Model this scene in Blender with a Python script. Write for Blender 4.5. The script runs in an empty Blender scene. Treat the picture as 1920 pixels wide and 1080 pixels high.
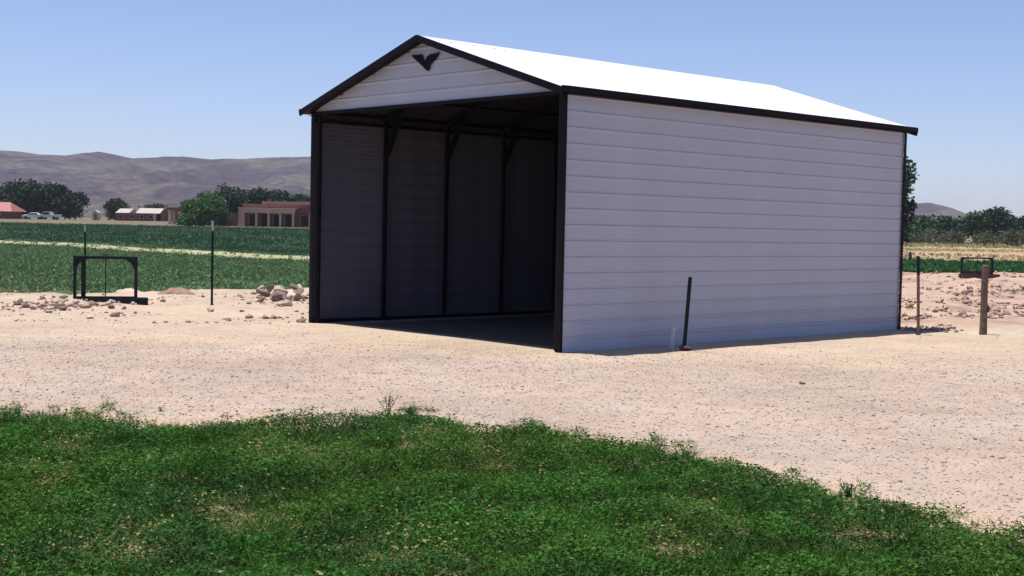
import bpy, bmesh, math, random
import numpy as np
from mathutils import Vector, Matrix

# ------------------------------------------------------------------ camera, sky, sun, exposure
S = bpy.context.scene
C = S.collection
S.view_settings.view_transform = 'Standard'
S.view_settings.look = 'None'
S.view_settings.exposure = 0.28
S.view_settings.gamma = 1.0
S.view_settings.use_curve_mapping = False

PITCH, ROLL, EYE = 0.0468, 0.0204, 1.7427
cam = bpy.data.cameras.new('camera')
cam.sensor_width = 36.0
cam.lens = 36.0 * 2496.39 / 1920.0
cam.clip_start = 0.1
cam.clip_end = 20000
co = bpy.data.objects.new('camera', cam)
C.objects.link(co)
fw = Vector((0, math.cos(PITCH), -math.sin(PITCH)))
up = Vector((0, math.sin(PITCH), math.cos(PITCH)))
rt = Vector((1, 0, 0))
R = rt * math.cos(ROLL) + up * math.sin(ROLL)
U = -rt * math.sin(ROLL) + up * math.cos(ROLL)
m = Matrix((R, U, -fw)).transposed().to_4x4()
m.translation = Vector((0, 0, EYE))
co.matrix_world = m
S.camera = co

TH = 0.7388                       # heading of the shed's long side
A = Vector((math.cos(TH), math.sin(TH), 0))
B = Vector((-math.sin(TH), math.cos(TH), 0))
SHED = Vector((0.6802, 18.3705, 0))
SUNV = (Vector((0, 0, 1)) - A * 0.115 + B * 0.165).normalized()
SUN_EL = math.asin(SUNV.z)
SUN_AZ = math.atan2(SUNV.x, SUNV.y)

W = bpy.data.worlds.new('World')
S.world = W
W.use_nodes = True
wn = W.node_tree.nodes
wl = W.node_tree.links
bg = wn['Background']
sky = wn.new('ShaderNodeTexSky')
sky.sky_type = 'NISHITA'
sky.sun_disc = False
sky.sun_elevation = SUN_EL
sky.sun_rotation = SUN_AZ
sky.altitude = 1600
sky.air_density = 1.0
sky.dust_density = 0.6
sky.ozone_density = 2.2
bg.inputs['Strength'].default_value = 0.13
tint = wn.new('ShaderNodeVectorMath'); tint.operation = 'MULTIPLY'
tint.inputs[1].default_value = (.775, .765, .90)
wl.new(sky.outputs['Color'], tint.inputs[0])
wl.new(tint.outputs[0], bg.inputs['Color'])

sl = bpy.data.lights.new('sun', 'SUN')
sl.energy = 4.9
sl.angle = math.radians(0.53)
sl.color = (1.0, 0.955, 0.9)
so = bpy.data.objects.new('sun', sl)
C.objects.link(so)
so.rotation_euler = SUNV.to_track_quat('Z', 'Y').to_euler()
so.location = (0, 0, 60)

# ------------------------------------------------------------------ helpers
rng = np.random.default_rng(7)
random.seed(7)


def tag(o, label=None, cat=None, group=None, kind=None):
    if label: o['label'] = label
    if cat: o['category'] = cat
    if group: o['group'] = group
    if kind: o['kind'] = kind
    return o


def empty(name, loc=(0, 0, 0), rz=0.0, **k):
    o = bpy.data.objects.new(name, None)
    C.objects.link(o)
    o.location = loc
    o.rotation_euler = (0, 0, rz)
    o.empty_display_size = 0.3
    return tag(o, **k)


def link(name, me, parent=None):
    o = bpy.data.objects.new(name, me)
    C.objects.link(o)
    if parent: o.parent = parent
    return o


def mesh_np(name, V, F, mats, col=None, smooth=False, parent=None, matidx=None):
    """V (n,3), F (m,k) of equal-size faces"""
    V = np.asarray(V, np.float32); F = np.asarray(F, np.int32)
    me = bpy.data.meshes.new(name)
    me.vertices.add(len(V)); me.vertices.foreach_set('co', V.ravel())
    k = F.shape[1]
    me.loops.add(F.size); me.loops.foreach_set('vertex_index', F.ravel())
    me.polygons.add(len(F))
    me.polygons.foreach_set('loop_start', np.arange(0, F.size, k, dtype=np.int32))
    me.polygons.foreach_set('loop_total', np.full(len(F), k, np.int32))
    if smooth: me.polygons.foreach_set('use_smooth', np.ones(len(F), bool))
    if not isinstance(mats, (list, tuple)): mats = [mats]
    for q in mats: me.materials.append(q)
    if matidx is not None: me.polygons.foreach_set('material_index', np.asarray(matidx, np.int32))
    if col is not None:
        c4 = np.ones((len(V), 4), np.float32); c4[:, :3] = col
        at = me.color_attributes.new('tone', 'FLOAT_COLOR', 'POINT')
        at.data.foreach_set('color', c4.ravel())
    me.update(calc_edges=True)
    return link(name, me, parent)


class MB:
    """collects boxes, bars, tubes and prisms, builds ONE mesh"""
    def __init__(s): s.v = []; s.f = []; s.mi = []
    def add(s, vs, fs, mi=0):
        n = len(s.v); s.v += [tuple(p) for p in vs]
        s.f += [tuple(i + n for i in f) for f in fs]; s.mi += [mi] * len(fs)
    def box(s, x0, x1, y0, y1, z0, z1, mi=0):
        vs = [(x, y, z) for x in (x0, x1) for y in (y0, y1) for z in (z0, z1)]
        s.add(vs, [(0, 1, 3, 2), (4, 6, 7, 5), (0, 4, 5, 1), (2, 3, 7, 6), (0, 2, 6, 4), (1, 5, 7, 3)], mi)
    def bar(s, p, q, w, h, upv=(0, 0, 1), mi=0):
        p = Vector(p); q = Vector(q); d = (q - p).normalized()
        upv = Vector(upv)
        if abs(d.dot(upv)) > .98: upv = Vector((0, 1, 0))
        sd = d.cross(upv).normalized(); u = sd.cross(d).normalized()
        vs = []
        for e in (p, q):
            for a, b in ((-1, -1), (1, -1), (1, 1), (-1, 1)):
                vs.append(e + sd * a * w / 2 + u * b * h / 2)
        s.add(vs, [(0, 1, 2, 3), (7, 6, 5, 4), (0, 4, 5, 1), (1, 5, 6, 2), (2, 6, 7, 3), (3, 7, 4, 0)], mi)
    def tube(s, pts, rad, n=8, mi=0):
        pts = [Vector(p) for p in pts]
        if not isinstance(rad, (list, tuple)): rad = [rad] * len(pts)
        vs = []; fs = []
        for i, p in enumerate(pts):
            d = (pts[min(i + 1, len(pts) - 1)] - pts[max(i - 1, 0)]).normalized()
            a = Vector((1, 0, 0)) if abs(d.x) < .9 else Vector((0, 1, 0))
            sd = d.cross(a).normalized(); u = sd.cross(d)
            for k in range(n):
                t = 2 * math.pi * k / n
                vs.append(p + (sd * math.cos(t) + u * math.sin(t)) * rad[i])
        for i in range(len(pts) - 1):
            for k in range(n):
                fs.append((i * n + k, i * n + (k + 1) % n, (i + 1) * n + (k + 1) % n, (i + 1) * n + k))
        fs.append(tuple(range(n - 1, -1, -1))); fs.append(tuple((len(pts) - 1) * n + k for k in range(n)))
        s.add(vs, fs, mi)
    def prism(s, poly, axis_vec, origin_fn, mi=0):
        n = len(poly); a = [Vector(origin_fn(*p)) for p in poly]; b = [p + Vector(axis_vec) for p in a]
        s.add(a + b, [tuple(range(n - 1, -1, -1)), tuple(range(n, 2 * n))] +
              [(i, (i + 1) % n, n + (i + 1) % n, n + i) for i in range(n)], mi)
    def mesh(s, name, mats, bevel=0.0):
        me = bpy.data.meshes.new(name)
        me.from_pydata(s.v, [], s.f)
        if not isinstance(mats, (list, tuple)): mats = [mats]
        for q in mats: me.materials.append(q)
        me.polygons.foreach_set('material_index', s.mi)
        bm = bmesh.new(); bm.from_mesh(me)
        bmesh.ops.recalc_face_normals(bm, faces=bm.faces)
        if bevel:
            bmesh.ops.bevel(bm, geom=list(bm.edges), offset=bevel, segments=1, affect='EDGES', clamp_overlap=True)
        bm.to_mesh(me); bm.free(); me.update()
        return me
    def build(s, name, mats, parent=None, bevel=0.0):
        return link(name, s.mesh(name, mats, bevel), parent)


# value noise in numpy
_T = np.random.default_rng(99).random((256, 256)).astype(np.float64)
def vnoise(x, y):
    x = np.asarray(x, float); y = np.asarray(y, float)
    xi = np.floor(x).astype(int); yi = np.floor(y).astype(int)
    fx = x - xi; fy = y - yi
    fx = fx * fx * (3 - 2 * fx); fy = fy * fy * (3 - 2 * fy)
    g = lambda a, b: _T[a & 255, b & 255]
    return (g(xi, yi) * (1 - fx) * (1 - fy) + g(xi + 1, yi) * fx * (1 - fy) +
            g(xi, yi + 1) * (1 - fx) * fy + g(xi + 1, yi + 1) * fx * fy)
def fbm(x, y, o=4, s=1.0):
    r = 0; a = 1; t = 0
    for i in range(o):
        r = r + a * vnoise(x * s + 17.3 * i, y * s - 9.1 * i); t += a; a *= .5; s *= 2.03
    return r / t            # 0..1
def sst(a, b, x):
    t = np.clip((np.asarray(x, float) - a) / (b - a), 0, 1); return t * t * (3 - 2 * t)


# ------------------------------------------------------------------ materials
def srgb(r, g, b):
    f = lambda c: (c / 255 / 12.92) if c / 255 <= .04045 else ((c / 255 + .055) / 1.055) ** 2.4
    return (f(r), f(g), f(b))


def mat(name, col, rough=.6, metal=0.0, var=.12, scale=6.0, bump=0.0, bscale=40.0, attr=None, spec=.5,
        dirt=None, dirt_amt=.0, dirt_scale=1.5, detail=6, coords='Object', sub=None):
    m = bpy.data.materials.new(name); m.use_nodes = True
    N = m.node_tree.nodes; L = m.node_tree.links; P = N['Principled BSDF']
    P.inputs['Roughness'].default_value = rough
    P.inputs['Metallic'].default_value = metal
    P.inputs['Specular IOR Level'].default_value = spec
    tc = N.new('ShaderNodeTexCoord')
    if attr:
        a = N.new('ShaderNodeAttribute'); a.attribute_name = attr; base = a.outputs['Color']
    else:
        rgb = N.new('ShaderNodeRGB'); rgb.outputs[0].default_value = (*col, 1); base = rgb.outputs[0]
    nz = N.new('ShaderNodeTexNoise'); nz.inputs['Scale'].default_value = scale; nz.inputs['Detail'].default_value = detail
    L.new(tc.outputs[coords], nz.inputs['Vector'])
    mr = N.new('ShaderNodeMapRange'); mr.inputs[1].default_value = .3; mr.inputs[2].default_value = .7
    mr.inputs[3].default_value = 1 - var; mr.inputs[4].default_value = 1 + var
    L.new(nz.outputs['Fac'], mr.inputs[0])
    mx = N.new('ShaderNodeVectorMath'); mx.operation = 'SCALE'
    L.new(base, mx.inputs[0]); L.new(mr.outputs[0], mx.inputs['Scale'])
    out = mx.outputs[0]
    if dirt:
        n2 = N.new('ShaderNodeTexNoise'); n2.inputs['Scale'].default_value = dirt_scale; n2.inputs['Detail'].default_value = 8
        L.new(tc.outputs[coords], n2.inputs['Vector'])
        r2 = N.new('ShaderNodeMapRange'); r2.inputs[1].default_value = .45; r2.inputs[2].default_value = .72
        r2.inputs[3].default_value = 0; r2.inputs[4].default_value = dirt_amt
        L.new(n2.outputs['Fac'], r2.inputs[0])
        mm = N.new('ShaderNodeMix'); mm.data_type = 'RGBA'
        L.new(r2.outputs[0], mm.inputs['Factor']); L.new(out, mm.inputs[6]); mm.inputs[7].default_value = (*dirt, 1)
        out = mm.outputs[2]
    L.new(out, P.inputs['Base Color'])
    if bump:
        n3 = N.new('ShaderNodeTexNoise'); n3.inputs['Scale'].default_value = bscale; n3.inputs['Detail'].default_value = 8
        L.new(tc.outputs[coords], n3.inputs['Vector'])
        bp = N.new('ShaderNodeBump'); bp.inputs['Strength'].default_value = bump; bp.inputs['Distance'].default_value = .02
        L.new(n3.outputs['Fac'], bp.inputs['Height']); L.new(bp.outputs[0], P.inputs['Normal'])
    if sub:
        tr = N.new('ShaderNodeBsdfTranslucent'); L.new(out, tr.inputs['Color'])
        ms = N.new('ShaderNodeMixShader'); ms.inputs[0].default_value = sub
        L.new(P.outputs[0], ms.inputs[1]); L.new(tr.outputs[0], ms.inputs[2])
        L.new(ms.outputs[0], N['Material Output'].inputs['Surface'])
    return m


M = {}
M['wall'] = mat('painted_steel_lilac_grey', (.405, .417, .505), rough=.5, var=.05, scale=1.3,
                dirt=(.46, .38, .36), dirt_amt=.15, dirt_scale=.9, bump=.06, bscale=2.2)
M['backer'] = mat('panel_backside_shade', (.118, .108, .142), rough=.7, spec=.2, var=.15, scale=2.0)  # backs of the wall sheets, interior shade put into the darker grey
M['roof_back'] = mat('roof_underside_shade', (.038, .030, .045), rough=.7, spec=.2, var=.15, scale=2.0)  # sheet backs overhead, darkened further to paint in the shade under the roof
M['roof'] = mat('white_roof_steel', (.70, .71, .72), rough=.45, var=.05, scale=2.0)
M['trim'] = mat('dark_brown_trim', (.006, .0035, .0075), rough=.6, spec=.12, var=.1, scale=3)
M['frame'] = mat('steel_tube_shade_dark', (.010, .008, .012), rough=.6, spec=.15, var=.2, scale=5)  # galvanised tubes coloured near black, backlit shade painted in
M['emblem'] = mat('black_plate', (.004, .004, .008), rough=.6, spec=.12, var=.05)
M['leaf'] = mat('ground_leaf', (0, 0, 0), rough=.6, var=.12, scale=3, attr='tone', sub=.28, spec=.12)
M['crop'] = mat('crop_leaf', (0, 0, 0), rough=.65, var=.12, scale=.7, attr='tone', sub=.25, spec=.2)
M['tree_leaf'] = mat('tree_leaf', (0, 0, 0), rough=.65, var=.2, scale=.5, attr='tone', sub=.2, spec=.2)
M['bark'] = mat('bark', (.10, .075, .055), rough=.9, var=.3, scale=6, bump=.4)
M['stone'] = mat('pebble_stone', (0, 0, 0), rough=.85, var=.15, scale=20, attr='tone')
M['rock_pale'] = mat('pale_rock', (.44, .37, .29), rough=.9, var=.3, scale=5, bump=.5, bscale=14)
M['rock_brown'] = mat('brown_rock', (.21, .135, .115), rough=.9, var=.35, scale=5, bump=.6, bscale=14)
M['adobe'] = mat('tan_adobe', (.50, .33, .24), rough=.95, var=.08, scale=.8)
M['adobe_red'] = mat('red_brown_adobe', (.20, .085, .065), rough=.95, var=.12, scale=.8)
M['adobe_pale'] = mat('pale_stucco', (.58, .46, .34), rough=.95, var=.08, scale=.8)
M['tin'] = mat('pale_tin_roof', (.46, .40, .34), rough=.5, var=.1, scale=1)
M['red_roof'] = mat('red_roof_paint', (.36, .13, .125), rough=.6, var=.12, scale=1)
M['dark_glass'] = mat('dark_window', (.012, .008, .010), rough=.5, spec=.12, var=.05)
M['tpost'] = mat('green_post_paint', (.011, .024, .022), rough=.7, spec=.15, var=.25, scale=12)
M['white_tip'] = mat('white_post_tip', (.36, .39, .36), rough=.7, var=.12)
M['rust'] = mat('rusty_post', (.19, .115, .09), rough=.85, var=.35, scale=18, bump=.3)
M['old_wood'] = mat('weathered_wood_post', (.150, .100, .080), rough=.95, var=.35, scale=9, bump=.6, bscale=30)
M['gate_dark'] = mat('dark_gate_steel', (.018, .020, .026), rough=.7, spec=.15, var=.4, scale=8)
M['gate_rust'] = mat('rust_gate_plate', (.075, .040, .040), rough=.8, var=.3, scale=8)
M['wire'] = mat('old_wire', (.10, .085, .08), rough=.6, metal=.5)
M['pvc'] = mat('pale_pipe', (.50, .48, .52), rough=.5, var=.08)
M['car_pale'] = mat('pale_car_paint', (.62, .68, .66), rough=.3, var=.03)
M['car_silver'] = mat('silver_car_paint', (.46, .52, .54), rough=.3, var=.03)
M['rubber'] = mat('tyre_rubber', (.018, .018, .02), rough=.9)


def ground_mat():
    m = bpy.data.materials.new('pale_soil'); m.use_nodes = True
    N = m.node_tree.nodes; L = m.node_tree.links; P = N['Principled BSDF']
    P.inputs['Roughness'].default_value = .95; P.inputs['Specular IOR Level'].default_value = .15
    tc = N.new('ShaderNodeTexCoord'); a = N.new('ShaderNodeAttribute'); a.attribute_name = 'tone'
    def noise(s, d=8, lo=.3, hi=.7, o0=0., o1=1., r=.55):
        n = N.new('ShaderNodeTexNoise'); n.inputs['Scale'].default_value = s; n.inputs['Detail'].default_value = d
        n.inputs['Roughness'].default_value = r
        L.new(tc.outputs['Object'], n.inputs['Vector'])
        q = N.new('ShaderNodeMapRange'); q.inputs[1].default_value = lo; q.inputs[2].default_value = hi
        q.inputs[3].default_value = o0; q.inputs[4].default_value = o1
        L.new(n.outputs['Fac'], q.inputs[0]); return q.outputs[0], n
    big, _ = noise(.45, 6, .3, .7, .86, 1.09)
    mid, _ = noise(3.0, 6, .3, .7, .90, 1.09)
    fine, nf = noise(38, 6, .32, .68, .86, 1.12, .7)
    mul = N.new('ShaderNodeMath'); mul.operation = 'MULTIPLY'; L.new(big, mul.inputs[0]); L.new(mid, mul.inputs[1])
    m2 = N.new('ShaderNodeMath'); m2.operation = 'MULTIPLY'; L.new(mul.outputs[0], m2.inputs[0]); L.new(fine, m2.inputs[1])
    sc = N.new('ShaderNodeVectorMath'); sc.operation = 'SCALE'; L.new(a.outputs['Color'], sc.inputs[0]); L.new(m2.outputs[0], sc.inputs['Scale'])
    # warm / pink drift of the soil
    n4, _ = noise(.7, 4, .4, .6, 0, .9)
    hm = N.new('ShaderNodeMix'); hm.data_type = 'RGBA'; hm.blend_type = 'MULTIPLY'
    L.new(n4, hm.inputs['Factor']); L.new(sc.outputs[0], hm.inputs[6]); hm.inputs[7].default_value = (1.02, .955, .91, 1)
    L.new(hm.outputs[2], P.inputs['Base Color'])
    v = N.new('ShaderNodeTexVoronoi'); v.inputs['Scale'].default_value = 30
    L.new(tc.outputs['Object'], v.inputs['Vector'])
    ad = N.new('ShaderNodeMath'); ad.operation = 'SUBTRACT'; L.new(nf.outputs['Fac'], ad.inputs[0]); L.new(v.outputs['Distance'], ad.inputs[1])
    bp = N.new('ShaderNodeBump'); bp.inputs['Strength'].default_value = .45; bp.inputs['Distance'].default_value = .02
    L.new(ad.outputs[0], bp.inputs['Height']); L.new(bp.outputs[0], P.inputs['Normal'])
    return m
M['ground'] = ground_mat()

# ------------------------------------------------------------------ terrain
def shed_local(x, y):
    dx = x - SHED.x; dy = y - SHED.y
    return dx * A.x + dy * A.y, dx * B.x + dy * B.y
SL, SW, SH, RH = 8.5836, 6.1269, 3.6, 4.6325

ST = np.array([(-200, 95), (-60, 86), (-29.7, 77.1), (-23.8, 73.2), (-17.1, 64.6), (-13.9, 61.9), (-8.8, 56.7), (0, 50), (14, 42)])
def strip_y(x): return np.interp(x, ST[:, 0], ST[:, 1])
def gz(x, y):
    x = np.asarray(x, float); y = np.asarray(y, float)
    u, v = shed_local(x, y)
    dist = np.maximum(np.maximum(-u, u - SL), np.maximum(-v, v - SW))      # outside distance from the footprint
    out = sst(.1, 1.6, dist)
    z = (fbm(x, y, 4, .45) - .5) * .10 * out * sst(9, 13, y)
    z += (fbm(x, y, 3, 3.0) - .5) * .022 * sst(.05, .4, dist) * sst(8, 12, y) * (1 - sst(60, 120, y))
    # loose berm of spoil along the field edge on the left
    bl = sst(22.5, 26, y) * (1 - sst(29.5, 32.5, y)) * (1 - sst(-5.2, -3.6, x))
    z += bl * (fbm(x, y, 4, 1.1) - .38) * .26
    # churned ground on the right behind the fence post
    br = sst(23.2, 26, y) * (1 - sst(56, 62, y)) * sst(7.2, 8.6, x - (y - 24) * .05) * sst(.2, 1.0, dist)
    z += br * ((fbm(x, y, 5, .55) - .42) * .42 + .05)
    z += br * (fbm(x, y, 3, 2.6) - .5) * .10
    # far side of the valley floor rises a little on the left
    z += (sst(130, 205, y) * .25 + sst(205, 310, y) * .80) * (1 - sst(-30, -5, x))
    z += .24 * np.exp(-((y - strip_y(x)) / 1.5) ** 2) * (1 - sst(-4, 2, x))
    z += sst(60, 160, y) * (fbm(x, y, 3, .03) - .5) * .25
    return z

def axis(segs):
    o = []
    for a, b, st in segs: o += list(np.arange(a, b, st))
    return o
def grow(a, b, st, k):
    o = []; x = a
    while x < b: o.append(x); st *= k; x += st
    return o + [b]
xr = grow(24, 6000, .3, 1.13); xl = [-q for q in grow(14, 6000, .15, 1.12)][::-1]
XS = np.array(xl + axis([(-13.9, 24, .12)]) + xr)
YS = np.array([-60, -30, -15, -8, -3, 0, 2, 4] + axis([(5, 34, .1), (34, 64, .22)]) + grow(64, 9000, .35, 1.07))
GX, GY = np.meshgrid(XS, YS)
GZ = gz(GX, GY)

def mixc(a, b, t): return a * (1 - t[..., None]) + np.array(b) * t[..., None]
SAND = np.array((.475, .380, .282)); GRAVEL = (.425, .338, .270); PINK = (.455, .325, .245)
def soil_col(x, y):
    c = np.broadcast_to(SAND, x.shape + (3,)).copy()
    wob = (fbm(x, y, 4, .5) - .5) * 4.0
    g = sst(.15, 2.2, (18.6 - .08 * x + wob * .35) - y + np.where(x > 0, -.0, -.0)) * .9
    c = mixc(c, GRAVEL, g)
    for yc in (13.6, 15.3, 17.2):                     # faint wheel tracks across the gravel
        tr = np.exp(-((y - yc + .10 * x + (fbm(x, x * 0 + yc, 2, .25) - .5) * 1.0) / .16) ** 2)
        c = c * (1 - .07 * tr * sst(.3, .6, fbm(x, y, 3, .8)))[..., None]
    # lighter trodden strip at the grass edge
    e = lawn_edge(x) - y
    c = mixc(c, (.50, .375, .27), sst(-1.0, -.25, e) * .85)
    c = mixc(c, (.055, .062, .024), sst(.15, .8, e) * .97)
    c = mixc(c, (.36, .28, .15), sst(.0, .5, e) * sst(.2, .8, bare_mask(x, y)) * .9)
    br = sst(23.5, 26, y) * sst(6.8, 8, x) * (1 - sst(58, 66, y))
    pk = fbm(x, y, 4, .8)
    c = mixc(c, PINK, br * .9)
    c = mixc(c, (.30, .205, .155), br * sst(.5, .68, pk) * .8)
    # band in the far right: stubble and dry grass
    dr = sst(60, 70, y) * sst(0, 6, x)
    c = mixc(c, (.42, .30, .19), dr)
    stripe = fbm(x * .02, y, 3, .055)
    c = mixc(c, (.27, .245, .12), dr * sst(.48, .62, stripe) * .8)
    c = mixc(c, (.42, .27, .19), dr * sst(.62, .72, 1 - stripe) * .7)
    c = mixc(c, (.20, .19, .11), dr * sst(205, 235, y) * .8)
    c = mixc(c, (.50, .45, .27), dr * np.exp(-((y - 185 + .25 * (x - 50)) / 14) ** 2) * .8)
    # left far side beyond the field
    lf = sst(204, 208, y) * (1 - sst(-12, 0, x))
    c = mixc(c, (.185, .142, .10), lf)
    c = mixc(c, (.11, .12, .06), lf * sst(.42, .6, fbm(x, y, 3, .08)) * .6)
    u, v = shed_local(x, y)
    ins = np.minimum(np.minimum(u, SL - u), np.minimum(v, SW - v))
    c = mixc(c, (.13, .10, .085), sst(.15, .7, ins) * .95)  # shed floor: soil darkened to carry the interior shade
    return c
LE = np.array([(-9, 11.9), (-6, 11.6), (-4.37, 11.35), (-3.55, 11.53), (-3.29, 11.04), (-2.64, 11.22), (-1.81, 11.39), (-1.39, 11.3),
      (-1.19, 11.63), (-1.05, 11.95), (-.74, 11.86), (-.48, 11.42), (-.32, 10.8), (-.02, 10.95), (.2, 10.93), (.41, 10.55),
      (.81, 10.23), (1.34, 10.17), (1.64, 9.54), (2.06, 8.99), (2.14, 8.68), (2.43, 8.7), (2.55, 8.2), (2.73, 7.85), (3.03, 7.74),
      (3.7, 7.3), (5, 6.4), (7, 5.2)])
def lawn_edge(x): return np.interp(x, LE[:, 0], LE[:, 1])

BP = ((-1.60, 9.95, .22), (-1.40, 9.35, .15), (-1.55, 7.75, .20), (-1.75, 7.95, .14), (-1.45, 7.35, .15), (-.62, 6.95, .17), (1.12, 8.2, .17), (1.3, 7.7, .12), (-3.1, 8.7, .14),
      (-.1, 9.6, .14), (.2, 8.9, .10), (-2.3, 9.0, .12), (.9, 7.1, .14), (1.9, 7.3, .12), (-2.0, 6.9, .2), (-3.3, 9.9, .16))
def bare_mask(x, y):
    b = .8 * sst(.64, .74, fbm(x, y, 4, 1.35))
    for bx, by, br in BP:
        b = np.maximum(b, .95 * np.exp(-(((x - bx) / (br * 1.25)) ** 2 + ((y - by) / (br * 1.5)) ** 2)) * (.55 + .9 * (fbm(x, y, 2, 7) - .2)))
    return np.clip(b, 0, 1)
ny, nx = GX.shape
idx = np.arange(nx * ny).reshape(ny, nx)
F = np.stack([idx[:-1, :-1], idx[:-1, 1:], idx[1:, 1:], idx[1:, :-1]], -1).reshape(-1, 4)
V = np.stack([GX, GY, GZ], -1).reshape(-1, 3)
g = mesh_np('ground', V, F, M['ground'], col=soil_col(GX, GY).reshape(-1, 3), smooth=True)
tag(g, 'pale sandy dirt and gravel yard around the metal shed', 'ground', kind='structure')


def sheet(name, xs, ys, inside, lift, material, colfn, label, cat):
    X, Y = np.meshgrid(xs, ys); Z = gz(X, Y) + lift + np.clip(Y - 34, 0, 200) * .0011
    n1, n0 = X.shape; id_ = np.arange(n0 * n1).reshape(n1, n0)
    f = np.stack([id_[:-1, :-1], id_[:-1, 1:], id_[1:, 1:], id_[1:, :-1]], -1).reshape(-1, 4)
    ok = inside(X, Y).reshape(-1)
    f = f[ok[f].all(1)]
    used = np.unique(f); rem = -np.ones(X.size, int); rem[used] = np.arange(len(used))
    v = np.stack([X, Y, Z], -1).reshape(-1, 3)[used]
    c = colfn(X, Y).reshape(-1, 3)[used]
    return tag(mesh_np(name, v, rem[f], material, col=c, smooth=True), label, cat, kind='structure')

# field on the left, its near edge
FE = np.array([(-60, 26), (-30, 26.5), (-14, 27.2), (-10.6, 28.0), (-9.9, 28.9), (-8.8, 29.4), (-8.3, 31.4), (-7.7, 33.3), (-6.4, 33.4), (-5.3, 34.9), (0, 37), (12, 40)])
def field_near(x): return np.interp(x, FE[:, 0], FE[:, 1]) + (fbm(x, x * 0 + 3, 3, 1.2) - .5) * 1.2
def in_field(X, Y):
    return (Y > field_near(X)) & (Y < 206 + (fbm(X, Y, 2, .05) - .5) * 6) & (X < 4 - (Y - 36) * .02) & (X > -260)
def field_col(X, Y):
    n = fbm(X, Y, 4, .5)
    c = np.array((.060, .105, .048)) * (0.8 + .5 * n[..., None])
    far = sst(0, 14, Y - strip_y(X))
    c = mixc(c, (.028, .066, .036), far)
    s = np.exp(-((Y - strip_y(X)) / 1.5) ** 2) * sst(.18, .42, fbm(X, Y * .3, 3, .3))
    c = mixc(c, (.38, .37, .22), np.clip(s * 1.35, 0, 1))
    c = mixc(c, (.13, .12, .06), np.clip((sst(.6, .72, fbm(X, Y, 3, .22))) * (Y < 55) * .6, 0, 1))
    return c
xs = np.array([-q for q in grow(14, 260, .2, 1.06)][::-1] + axis([(-13.8, 5, .25)]))
ys = np.array(axis([(26, 62, .25)]) + grow(62, 245, .4, 1.03))
sheet('crop_field', xs, ys, in_field, .006, M['ground'], field_col, 'green alfalfa field behind the shed with a pale irrigation strip across it', 'field')

# green strip on the right behind the churned ground
def in_green(X, Y):
    yy = Y + (fbm(X, Y, 2, .3) - .5) * 3
    return (yy > 58.5) & (yy < 80 - .1 * (X - 20)) & (X > 2)
sheet('grass_strip', np.arange(2, 60, .5), np.arange(56, 90, .4), in_green, .006, M['ground'],
      lambda X, Y: np.array((.055, .12, .04)) * (.8 + .4 * fbm(X, Y, 3, .4)[..., None]),
      'narrow bright green crop strip right of the shed', 'field')

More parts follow.
